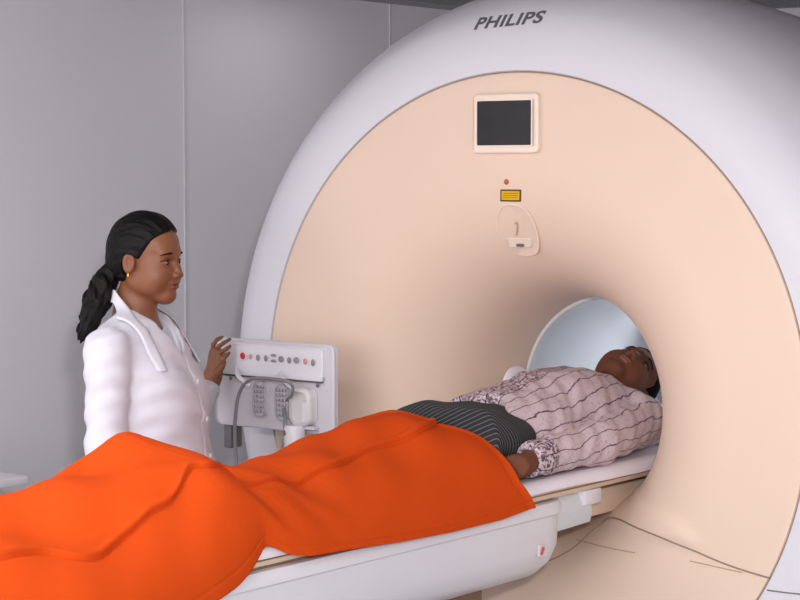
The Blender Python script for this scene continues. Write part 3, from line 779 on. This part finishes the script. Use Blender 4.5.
def bl_interp(y, tab, c):
    t = sorted(tab); return np.interp(y, [q[0] for q in t], [q[c] for q in t])
# ridge: (y, z); hem: (y, x, z)
RIDGE = [(-2.6, 0.96), (-2.2, 0.985), (-1.808, 0.9919), (-1.725, 1.0111), (-1.639, 1.0286), (-1.55, 1.0444), (-1.483, 1.077), (-1.427, 1.1026), (-1.364, 1.09), (-1.283, 1.0091), (-1.2, 1.033), (-1.149, 1.0129), (-1.079, 0.9862), (-1.03, 0.9868), (-0.971, 1.0044), (-0.841, 1.0116), (-0.644, 1.0415), (-0.541, 1.0629), (-0.435, 1.0595), (-0.303, 1.0389)]
HEM = [(-2.6, .365, .74), (-1.9, .350, .755), (-1.7, .325, .765), (-1.603, .312, .785), (-1.527, .308, .802), (-1.465, .300, .817), (-1.417, .292, .838), (-1.378, .282, .862), (-1.345, .272, .886), (-1.319, .278, .876),
       (-1.285, .288, .856), (-1.217, .295, .843), (-1.076, .298, .838), (-.889, .300, .828), (-.689, .300, .822), (-.476, .298, .822), (-.327, .294, .832)]
def smooth_tab(y, tab, c, s=.022):
    o = 0
    for d, w_ in ((-2, .1), (-1, .22), (0, .36), (1, .22), (2, .1)): o = o + w_ * bl_interp(y + d * s, tab, c)
    return o
def bl_surf(th, v):
    """th 0 (near hem) .. pi (far hem); v = y along the couch"""
    xr = -.05 + .02 * np.sin(v * 5)
    zr = smooth_tab(v, RIDGE, 1); xh = smooth_tab(v, HEM, 1, .008); zh = smooth_tab(v, HEM, 2, .008)
    near = th < np.pi / 2
    c = np.cos(th); s = np.clip(np.sin(th), 0, 1)
    p = 2.0 + .25 * np.sin(v * 4.0 + 1)
    e = 2 / p
    xn = xh - xr; xf = np.interp(v, [-2.6, -1.75, -1.6, -1.25, -1.0, -.8], [.25, .22, .13, .13, .2, .25])
    x = xr + np.where(near, xn * np.abs(c) ** e, -xf * np.abs(c) ** e)
    zb = np.where(near, zh, .84)
    z = zb + (zr - zb) * s ** e
    # the shins dip between two legs, soft creases
    cr = .006 * np.sin(v * 17 + th * 4.0) * np.sin(th) ** 2 + .004 * np.sin(v * 31 - th * 7 + 1) * s * s
    ns = np.clip((2.2 - th) / 1.0, 0, 1); ns = ns * ns * (3 - 2 * ns)
    cr += .010 * np.exp(-((v + 1.35 + .25 * (th - .5)) / .05) ** 2) * np.sin(2 * th) ** 2 * ns
    cr += -.014 * np.exp(-((v + 1.20 + .10 * (th - .9)) / .045) ** 2) * s * ns
    amp = np.clip((v + 1.2) / -.3, 0, 1)
    cr += amp * (.012 * np.sin(v * 11 + th * 5.5) * s * s) * ns
    x = x + c * cr; z = z + s * cr
    return x, z

def under_blanket(P, gap=.010):
    v = P[:, 1]; xr = -.05 + .02 * np.sin(v * 5); zr = smooth_tab(v, RIDGE, 1); xh = smooth_tab(v, HEM, 1, .008); zh = smooth_tab(v, HEM, 2, .008)
    near = P[:, 0] > xr; xf = np.interp(v, [-2.6, -1.75, -1.6, -1.25, -1.0, -.8], [.25, .22, .13, .13, .2, .25])
    pe = 2.0 + .25 * np.sin(v * 4.0 + 1); w_ = np.where(near, xh - xr, xf); zb = np.where(near, zh, .84); h_ = zr - zb
    g = (np.abs(P[:, 0] - xr) / w_) ** pe + (np.clip(P[:, 2] - zb, 0, 1) / h_) ** pe
    d = (g ** (1 / pe) - 1) * np.minimum(w_, h_) + gap + .012
    return np.where(v < -.36, d, d - (v + .36) * 1.5)

# ------------------------------------------------------------------ the patient
ZM = 0.884
pat = empty('person', 'person lying on the couch in a striped lilac shirt, head inside the bore', 'person', (0, -.3, ZM))
POF = (0, -.3, ZM)
# head frame: forward (+x) up, crown (+z) along +y, turned slightly towards the right side of the bore
HTp = Matrix.Translation((.004, .590, 1.060)) @ Matrix(((0, 1, 0, 0), (0, 0, 1, 0), (1, 0, 0, 0), (0, 0, 0, 1))) @ Matrix.Rotation(R(32), 4, 'Z') @ Matrix.Rotation(R(9), 4, 'Y') @ Matrix.Scale(1.03, 4)
def chk(): return
nhand = [(.236, -.245, .943), (.238, -.31, .932)]
pf = []
for i, (dx, dz) in enumerate(((-.026, .006), (-.009, .010), (.009, .008), (.025, .000))):
    a = (.238 + dx * .9, -.385, .914 + dz); pf.append([a, (.238 + dx, -.42, .906 + dz * .6), (.238 + dx, -.445 + .004 * abs(i - 1.5), .906 + dz * .2)])
pth = [(.218, -.325, .925), (.205, -.36, .922), (.203, -.39, .914)]
hand_p = hand_fn(pf, nhand, [f[0] for f in pf], pth, .0088)
pbody = union([(frame(head_fn(1.0, 1.02, True), HTp), 0), (s_cone((0, .53, 1.02), (0, .40, .985), .056, .064), .03),
               (s_cone((0, .41, .985), (.16, .395, .975), .07, .062), .04), (s_cone((0, .41, .985), (-.16, .395, .975), .07, .062), .04),
               (s_ell((0, .18, .985), (.165, .26, .095)), .05), (s_ell((0, -.15, .975), (.16, .25, .085)), .05),
               (s_cone((.18, .385, .965), (.225, .08, .945), .050, .042), .03), (s_cone((.225, .08, .945), nhand[0], .042, .034), .02), (s_ell((.236, -.325, .932), (.042, .065, .030)), .02), (hand_p, .012),
               (s_cone((-.18, .35, .965), (-.215, .08, .945), .050, .042), .03), (s_cone((-.215, .08, .945), (-.215, -.2, .935), .042, .030), .02), (s_ell((-.212, -.29, .925), (.035, .06, .018)), .02),
               (s_cone((.085, -.28, .965), (.09, -.80, .950), .080, .055), .04), (s_cone((-.085, -.28, .965), (-.09, -.80, .950), .080, .055), .04),
               (s_cone((.09, -.80, .950), (.09, -1.28, .925), .055, .034), .03), (s_cone((-.09, -.80, .950), (-.09, -1.28, .925), .055, .034), .03),
               (s_cone((.09, -1.31, .925), (.10, -1.36, 1.045), .034, .024), .03), (s_cone((-.09, -1.31, .925), (-.10, -1.36, 1.045), .034, .024), .03)])
for i in range(4):
    yy = -.34 - .0 * i; pbx = -.238 + .017 * i
def pflat(P): return smax(smax(pbody(P), ZM + .002 - P[:, 2], .004), under_blanket(P, .016), .006)
pb = net_obj('body', pflat, axis([(-.27, -.10, .010), (-.10, .10, .0028), (.10, .19, .006), (.19, .29, .0035)]), axis([(-1.44, -.46, .015), (-.46, -.17, .004), (-.17, .46, .012), (.46, .82, .0028)]), axis([(.87, 1.23, .0032)]), M['skin_m'], None, thr=.09)
put(pb, pat, POF)
face_parts(HTp, pb, M['brow'], M['lip_m'])
def hair_p(P):
    cap = s_ell((-.018, 0, .050), (.101, .081, .092))(P); cap = smin(cap, s_ell((-.05, 0, .0), (.062, .070, .075))(P), .02); cap = smin(cap, s_ell((.046, 0, .060), (.051, .060, .042))(P), .015)
    hl = smin(smin(np.maximum(P[:, 0] - .024, -.022 - P[:, 2]), .049 - P[:, 2] + .25 * np.minimum(0, np.abs(P[:, 1]) - .03), .010), P[:, 0] + .030, .01)
    ear = s_ell((-.006, 0, -.004), (.026, .2, .036))(P)
    d = smax(cap, hl, .006); d = smax(d, -.075 - P[:, 2], .01); d = smax(d, -ear, .005)
    d = d + .0012 * np.sin(P[:, 0] * 260) * np.sin(P[:, 1] * 240 + 1) * np.sin(P[:, 2] * 250)
    return smax(d, -s_ell((-.012, 0, .045), (.09, .068, .078))(P), .004)
o = net_obj('hair', frame(hair_p, HTp), axis([(-.11, .11, .0028)]), axis([(.46, .76, .0028)]), axis([(.90, 1.18, .0028)]), M['hair_m'], pb, thr=.03)
# moustache and stubble shadow are skin toned in the photo: none built
# trousers
def tro(P):
    d = union([(s_ell((0, -.24, .982), (.192, .27, .090)), 0), (s_cone((.088, -.30, .968), (.092, -.80, .955), .096, .070), .05), (s_cone((-.088, -.30, .968), (-.092, -.80, .955), .096, .070), .05),
               (s_cone((.092, -.80, .955), (.092, -1.26, .93), .070, .050), .03), (s_cone((-.092, -.80, .955), (-.092, -1.26, .93), .070, .050), .03)])(P)
    d = d + .0035 * np.sin(P[:, 1] * 30 + P[:, 0] * 26) * np.sin(P[:, 0] * 34 + 1) + .002 * np.sin(P[:, 1] * 70 - P[:, 0] * 45)
    d = smax(d, P[:, 1] + .02, .006)
    d = smax(d, under_blanket(P), .008)
    return smax(smax(d, ZM + .001 - P[:, 2], .004), -1.29 - P[:, 1], .004)
mt = mat('pinstripe_cloth', (50, 50, 54), .85, .2)
nt = mt.node_tree; b_ = nt.nodes['Principled BSDF']
tc = nt.nodes.new('ShaderNodeTexCoord'); mp = nt.nodes.new('ShaderNodeMapping'); mp.inputs['Rotation'].default_value = (0.0, 0, R(62))
wv = nt.nodes.new('ShaderNodeTexWave'); wv.wave_type = 'BANDS'; wv.bands_direction = 'X'; wv.inputs['Scale'].default_value = 40; wv.inputs['Distortion'].default_value = .6; wv.inputs['Detail Scale'].default_value = 1.5
rp = nt.nodes.new('ShaderNodeValToRGB'); rp.color_ramp.elements[0].position = .80; rp.color_ramp.elements[0].color = (*lin((48, 48, 50)), 1); rp.color_ramp.elements[1].position = .97; rp.color_ramp.elements[1].color = (*lin((100, 100, 102)), 1)
nt.links.new(tc.outputs['Object'], mp.inputs[0]); nt.links.new(mp.outputs[0], wv.inputs[0]); nt.links.new(wv.outputs['Fac'], rp.inputs[0]); nt.links.new(rp.outputs[0], b_.inputs['Base Color'])
o = net_obj('trousers', tro, axis([(-.24, .24, .006)]), axis([(-1.34, -.62, .014), (-.62, .02, .005)]), axis([(.87, 1.11, .005)]), mt, None, thr=.08); put(o, pat, POF)
# shirt
sh_t = union([(s_ell((0, .235, .996), (.188, .27, .138)), 0), (s_ell((0, -.04, .990), (.196, .24, .104)), .06), (s_cone((0, .42, .99), (.165, .405, .975), .084, .078), .05), (s_cone((0, .42, .99), (-.165, .405, .975), .084, .078), .05)])
sl_n = union([(s_cone((.185, .395, .968), (.226, .08, .948), .066, .057), 0), (s_cone((.226, .08, .948), (.238, -.26, .943), .057, .047), .03)])
sl_f = union([(s_cone((-.185, .35, .968), (-.216, .08, .948), .066, .060), 0), (s_cone((-.216, .08, .948), (-.216, -.19, .940), .060, .046), .03)])
def shirtf(P):
    wr_ = (.0026 * np.sin(P[:, 1] * 24 + P[:, 0] * 42 + 2 * np.sin(P[:, 0] * 15)) * np.sin(P[:, 0] * 30 - P[:, 1] * 10) + .0022 * np.sin(P[:, 1] * 62 + P[:, 0] * 66) + .0014 * np.sin(P[:, 1] * 110 - P[:, 2] * 90))
    t = smax(sh_t(P), -.135 - .22 * P[:, 0] + .02 * np.sin(P[:, 0] * 40) - P[:, 1], .006)
    d = smin(t, smax(sl_n(P), -.268 - P[:, 1], .004), .014); d = smin(d, smax(sl_f(P), -.205 - P[:, 1], .004), .014) + wr_
    nk = s_cone((0, .455, 1.005), (0, .58, 1.04), .066, .078)(P)
    d = smax(d, -nk, .006); d = smax(d, -s_cone((0, .40, 1.085), (0, .60, 1.06), .012, .06)(P), .008)
    return smax(d, ZM + .001 - P[:, 2], .004)
def aU(v):      # distance round the torso / sleeve from its own axis: drives the printed lines
    sl = sl_n(v.astype(np.float32)) < sh_t(v.astype(np.float32)) - .004; sf = sl_f(v.astype(np.float32)) < sh_t(v.astype(np.float32)) - .004
    u = np.where(sl, np.arctan2(v[:, 0] - .225, v[:, 2] - .945) * .06 + .26, np.arctan2(v[:, 0], v[:, 2] - .90) * .20)
    return np.where(sf, np.arctan2(v[:, 0] + .225, v[:, 2] - .945) * .06 - .26, u)
def aS(v):      # printed speckle panels: far chest panel, cuffs, hem
    cuff = np.clip((-.185 - v[:, 1]) * 120, 0, 1) * (np.abs(v[:, 0]) > .185)
    chest = np.clip((.055 - .16 * np.maximum(v[:, 1], 0) - v[:, 0]) * 60 , 0, 1) * np.clip((v[:, 1] + .3) * 60, 0, 1) * np.clip((.36 - v[:, 1]) * 40, 0, 1) * 1.0
    return np.maximum(cuff, chest)
ms = mat('printed_shirt_cloth', (196, 170, 180), .85, .2)
nt = ms.node_tree; b_ = nt.nodes['Principled BSDF']
def N(t, **k):
    n = nt.nodes.new(t)
    for a, v_ in k.items(): setattr(n, a, v_)
    return n
au = N('ShaderNodeAttribute', attribute_name='u_line'); asp = N('ShaderNodeAttribute', attribute_name='speckle'); tc = N('ShaderNodeTexCoord')
n1 = N('ShaderNodeTexNoise'); n1.inputs['Scale'].default_value = 9; n1.inputs['Detail'].default_value = 3
nt.links.new(tc.outputs['Object'], n1.inputs['Vector'])
def MA(op, a, b=None, c=None):
    n = N('ShaderNodeMath', operation=op)
    for i, q in enumerate((a, b, c)):
        if q is None: continue
        if isinstance(q, (int, float)): n.inputs[i].default_value = q
        else: nt.links.new(q, n.inputs[i])
    return n.outputs[0]
sx = N('ShaderNodeSeparateXYZ'); nt.links.new(tc.outputs['Object'], sx.inputs[0])
uu = MA('ADD', MA('MULTIPLY_ADD', n1.outputs['Fac'], .055, au.outputs['Fac']), MA('MULTIPLY', sx.outputs[1], .10))
fr_ = MA('FRACT', MA('MULTIPLY', uu, 24.0)); ln = MA('LESS_THAN', MA('ABSOLUTE', MA('SUBTRACT', fr_, .5)), .040)
n2 = N('ShaderNodeTexNoise'); n2.inputs['Scale'].default_value = 45; n2.inputs['Detail'].default_value = 2; nt.links.new(tc.outputs['Object'], n2.inputs['Vector'])
ln = MA('MULTIPLY', ln, MA('GREATER_THAN', n2.outputs['Fac'], .33))
n3 = N('ShaderNodeTexVoronoi'); n3.inputs['Scale'].default_value = 95; n3.feature = 'F1'; nt.links.new(tc.outputs['Object'], n3.inputs['Vector'])
n4 = N('ShaderNodeTexNoise'); n4.inputs['Scale'].default_value = 120; nt.links.new(tc.outputs['Object'], n4.inputs['Vector'])
spk = MA('MULTIPLY', MA('GREATER_THAN', n4.outputs['Fac'], .505), asp.outputs['Fac'])
faint = MA('MULTIPLY', MA('GREATER_THAN', n4.outputs['Fac'], .60), .22)
al = MA('MINIMUM', MA('ADD', MA('ADD', MA('MULTIPLY', ln, .85), MA('MULTIPLY', spk, .72)), faint), 1.0)
mx = N('ShaderNodeMix', data_type='RGBA'); nt.links.new(al, mx.inputs[0]); mx.inputs[6].default_value = (*lin((208, 188, 194)), 1); mx.inputs[7].default_value = (*lin((84, 56, 74)), 1)
nt.links.new(mx.outputs[2], b_.inputs['Base Color'])
bp = N('ShaderNodeBump'); bp.inputs['Strength'].default_value = .5; bp.inputs['Distance'].default_value = .004; n5 = N('ShaderNodeTexNoise'); n5.inputs['Scale'].default_value = 26; nt.links.new(tc.outputs['Object'], n5.inputs['Vector'])
nt.links.new(n5.outputs['Fac'], bp.inputs['Height']); nt.links.new(bp.outputs[0], b_.inputs['Normal'])
sh = net_obj('shirt', shirtf, axis([(-.29, .31, .0042)]), axis([(-.30, .54, .0042)]), axis([(.872, 1.13, .0042)]), ms, None, {'u_line': aU, 'speckle': aS}, thr=.07); put(sh, pat, POF)
def pcol(P):
    nk = s_cone((0, .41, .995), (0, .52, 1.03), .080, .070)(P)
    d = np.abs(nk) - .0035
    reg = np.maximum(.430 - P[:, 1] + .10 * (1.03 - P[:, 2]), P[:, 1] - .528 + .35 * np.maximum(0, P[:, 2] - 1.03))
    return np.maximum(smax(smax(d, reg, .004), .012 - np.abs(P[:, 0]) * 1.0 - (P[:, 2] < 1.03) * 1.0, .003), ZM + .004 - P[:, 2])
o = net_obj('shirt_collar', pcol, axis([(-.10, .10, .0028)]), axis([(.39, .57, .0028)]), axis([(.88, 1.10, .0028)]), ms, sh, {'u_line': aU, 'speckle': lambda v: v[:, 0] * 0}, thr=.03)
# pillow under the head and the white linen under the patient
def rbox(lo, hi, r):
    c = (np.array(lo) + np.array(hi)) / 2; h = (np.array(hi) - np.array(lo)) / 2 - r
    def f(P):
        q = np.abs(P - c) - h; return np.sqrt((np.maximum(q, 0) ** 2).sum(1)) + np.minimum(q.max(1), 0) - r
    return f
pw = rbox((-.17, .46, ZM), (.17, .80, ZM + .095), .03)
dent = frame(s_ell((-.012, 0, .045), (.11, .095, .10)), HTp)
o = net_obj('pillow', lambda P: smax(smax(pw(P) + .002 * np.sin(P[:, 0] * 40) * np.sin(P[:, 1] * 33), -dent(P), .012), -smin(sh_t(P) - .006, pbody(P) - .004, .01), .004), axis([(-.21, .21, .006)]), axis([(.43, .83, .006)]), axis([(.87, 1.0, .004)]), M['sheet'], None)
tag(o, 'flat white pillow under the head of the person lying in the bore', 'pillow')
bm = bmesh.new(); nx_, ny_ = 46, 150
gv = []
for j in range(ny_ + 1):
    row = []; y = -1.75 + (.58 + 1.75) * j / ny_
    for i in range(nx_ + 1):
        u = -1 + 2 * i / nx_; s = u * (.284 + .003 * math.sin(y * 9)) 
        hw = .252
        if abs(s) < hw: x, z = s, ZM + .0012
        else: x = math.copysign(hw + .017 * min(1, (abs(s) - hw) / .016), s); z = ZM + .0012 - (abs(s) - hw) * (1 if u > 0 else 1)
        if s > hw: x += .002 * math.sin(y * 31) * (s - hw) / .03
        row.append(bm.verts.new((x, y, z)))
    gv.append(row)
for j in range(ny_):
    for i in range(nx_): bm.faces.new((gv[j][i], gv[j][i + 1], gv[j + 1][i + 1], gv[j + 1][i]))
o = obj('bed_sheet', bm, M['sheet'], sharp=80); tag(o, 'thin white sheet spread on the couch under the person lying down', 'sheet')
# raised far edge of the sheet beside the chest
bm = bmesh.new()
fe = [(-.270, .33, 1.04), (-.268, .365, 1.092), (-.268, .43, 1.100), (-.268, .50, 1.06), (-.270, .56, .98)]
gv = []
for j, (x, y, z) in enumerate(catmull(fe, 5)):
    gv.append([bm.verts.new((x + .0 + .02 * t, y, ZM + .002 + (z - ZM) * (1 - t) )) for t in (0, .35, .7, 1)])
for A, B_ in zip(gv[:-1], gv[1:]):
    for k_ in range(3): bm.faces.new((A[k_], A[k_ + 1], B_[k_ + 1], B_[k_]))
sf = obj('turned_up_edge', bm, M['sheet'], o, sharp=80); sm_ = sf.modifiers.new('thick', 'SOLIDIFY'); sm_.thickness = .004; sm_.offset = 0

# ------------------------------------------------------------------ the orange blanket
FOLD = [(-2.6, .92), (-2.4, .96), (-2.2, 1.0), (-2.065, 1.012), (-2.025, 0.949), (-1.985, 0.949), (-1.945, 0.949), (-1.897, 0.931), (-1.877, 0.859), (-1.854, 0.796), (-1.825, 0.769), (-1.794, 0.760), (-1.748, 0.796), (-1.713, 0.823), (-1.659, 0.850), (-1.610, 0.886), (-1.579, 0.877), (-1.550, 0.877), (-1.510, 0.922), (-1.487, 0.958), (-1.459, 0.985), (-1.433, 0.985), (-1.419, 0.904), (-1.213, 0.994), (-1.118, 1.057), (-1.004, 1.120), (-0.915, 1.102), (-0.801, 1.166), (-0.726, 1.175), (-0.638, 1.129), (-0.572, 1.084), (-0.492, 1.129), (-0.346, 1.346), (-0.303, 1.391), (-.2, 1.45)]
NTH, NV = 400, 640
th0 = np.linspace(0, PI, NTH); t0 = np.linspace(0, 1, NV)
ye = np.interp(th0, [0, .1, .35, .7, .95, 1.25, 1.57, 2.2, PI], [-.325, -.335, -.365, -.352, -.345, -.385, -.43, -.46, -.46])
TH = np.repeat(th0[:, None], NV, 1); VV = -2.6 + (ye[:, None] + 2.6) * t0[None]
X_, Z_ = bl_surf(TH, VV)
tf_ = sum(w_ * np.interp(VV + d_, [q[0] for q in FOLD], [q[1] for q in FOLD]) for d_, w_ in ((-.024, .1), (-.012, .22), (0, .36), (.012, .22), (.024, .1)))
dist = (TH - tf_) * .30
step = 1 / (1 + np.exp(-np.clip(dist / .0015, -30, 30))); bulge = np.exp(-((dist - .008) / .008) ** 2)
strength = np.interp(VV, [-1.30, -1.22, -1.08, -1.0], [1, .75, .75, 1])
disp = (.0070 * step + .0045 * bulge - .0055 * np.exp(-((dist + .0030) / .0030) ** 2)) * strength
# a narrow stitched hem along the near edge and the head end
e1 = np.abs(TH * .28 - .028); disp -= .0016 * np.exp(-(e1 / .0035) ** 2)
endd = (1 - t0[None]) * (ye[:, None] + 2.6); disp -= .0012 * np.exp(-((endd - .026) / .004) ** 2) * (TH < 1.7)
disp += .0045 * np.exp(-(endd / .010) ** 2)
# outward normal in the cross section
dX = np.gradient(X_, axis=0); dZ = np.gradient(Z_, axis=0); L_ = np.hypot(dX, dZ) + 1e-9
nxn, nzn = dZ / L_, -dX / L_
X_ = X_ + nxn * disp; Z_ = Z_ + nzn * disp - .002
# a wavy lower hem
me = bpy.data.meshes.new('blanket')
co = np.stack((X_, VV, Z_), -1).reshape(-1, 3).astype(np.float32)
me.vertices.add(len(co)); me.vertices.foreach_set('co', co.ravel())
I_ = np.arange(NTH * NV).reshape(NTH, NV)
fcs = np.stack((I_[:-1, :-1], I_[:-1, 1:], I_[1:, 1:], I_[1:, :-1]), -1).reshape(-1, 4)
me.loops.add(fcs.size); me.loops.foreach_set('vertex_index', fcs.astype(np.int32).ravel())
me.polygons.add(len(fcs)); me.polygons.foreach_set('loop_start', np.arange(0, fcs.size, 4, dtype=np.int32)); me.update(calc_edges=True)
mb = mat('orange_fleece', (212, 76, 24), .95, .04, sheen=.0, noise=(40, .03), bump=(320, .2))
o = link_mesh('blanket', me, mb); tag(o, 'bright orange fleece blanket draped over the legs of the person lying down', 'blanket')
so = o.modifiers.new('thickness', 'SOLIDIFY'); so.thickness = .006; so.offset = -1 if me.polygons[NV * 100].normal.z > 0 else 1

# ------------------------------------------------------------------ far left: the corner of a covered trolley
tl = empty('side_trolley', 'pale grey covered trolley by the wall at the far left edge of the view', 'trolley', (-1.62, -1.3, 0))
TO = (-1.62, -1.3, 0)
o = obj('trolley_top', bm_box((-2.04, -2.1, .772), (-1.30, -.62, .80), .008), M['pencil']); put(o, tl, TO)
o = obj('trolley_cabinet', bm_box((-2.0, -2.04, .12), (-1.36, -.70, .772), .008), M['panel']); put(o, tl, TO)
for x in (-1.93, -1.43):
    for y in (-1.97, -.77):
        o = obj('caster', bm_lathe_z([(.02, .0), (.035, .01), (.035, .06), (.02, .07), (.015, .125)], (x, y, 0), 16), M['dark']); put(o, tl, TO)
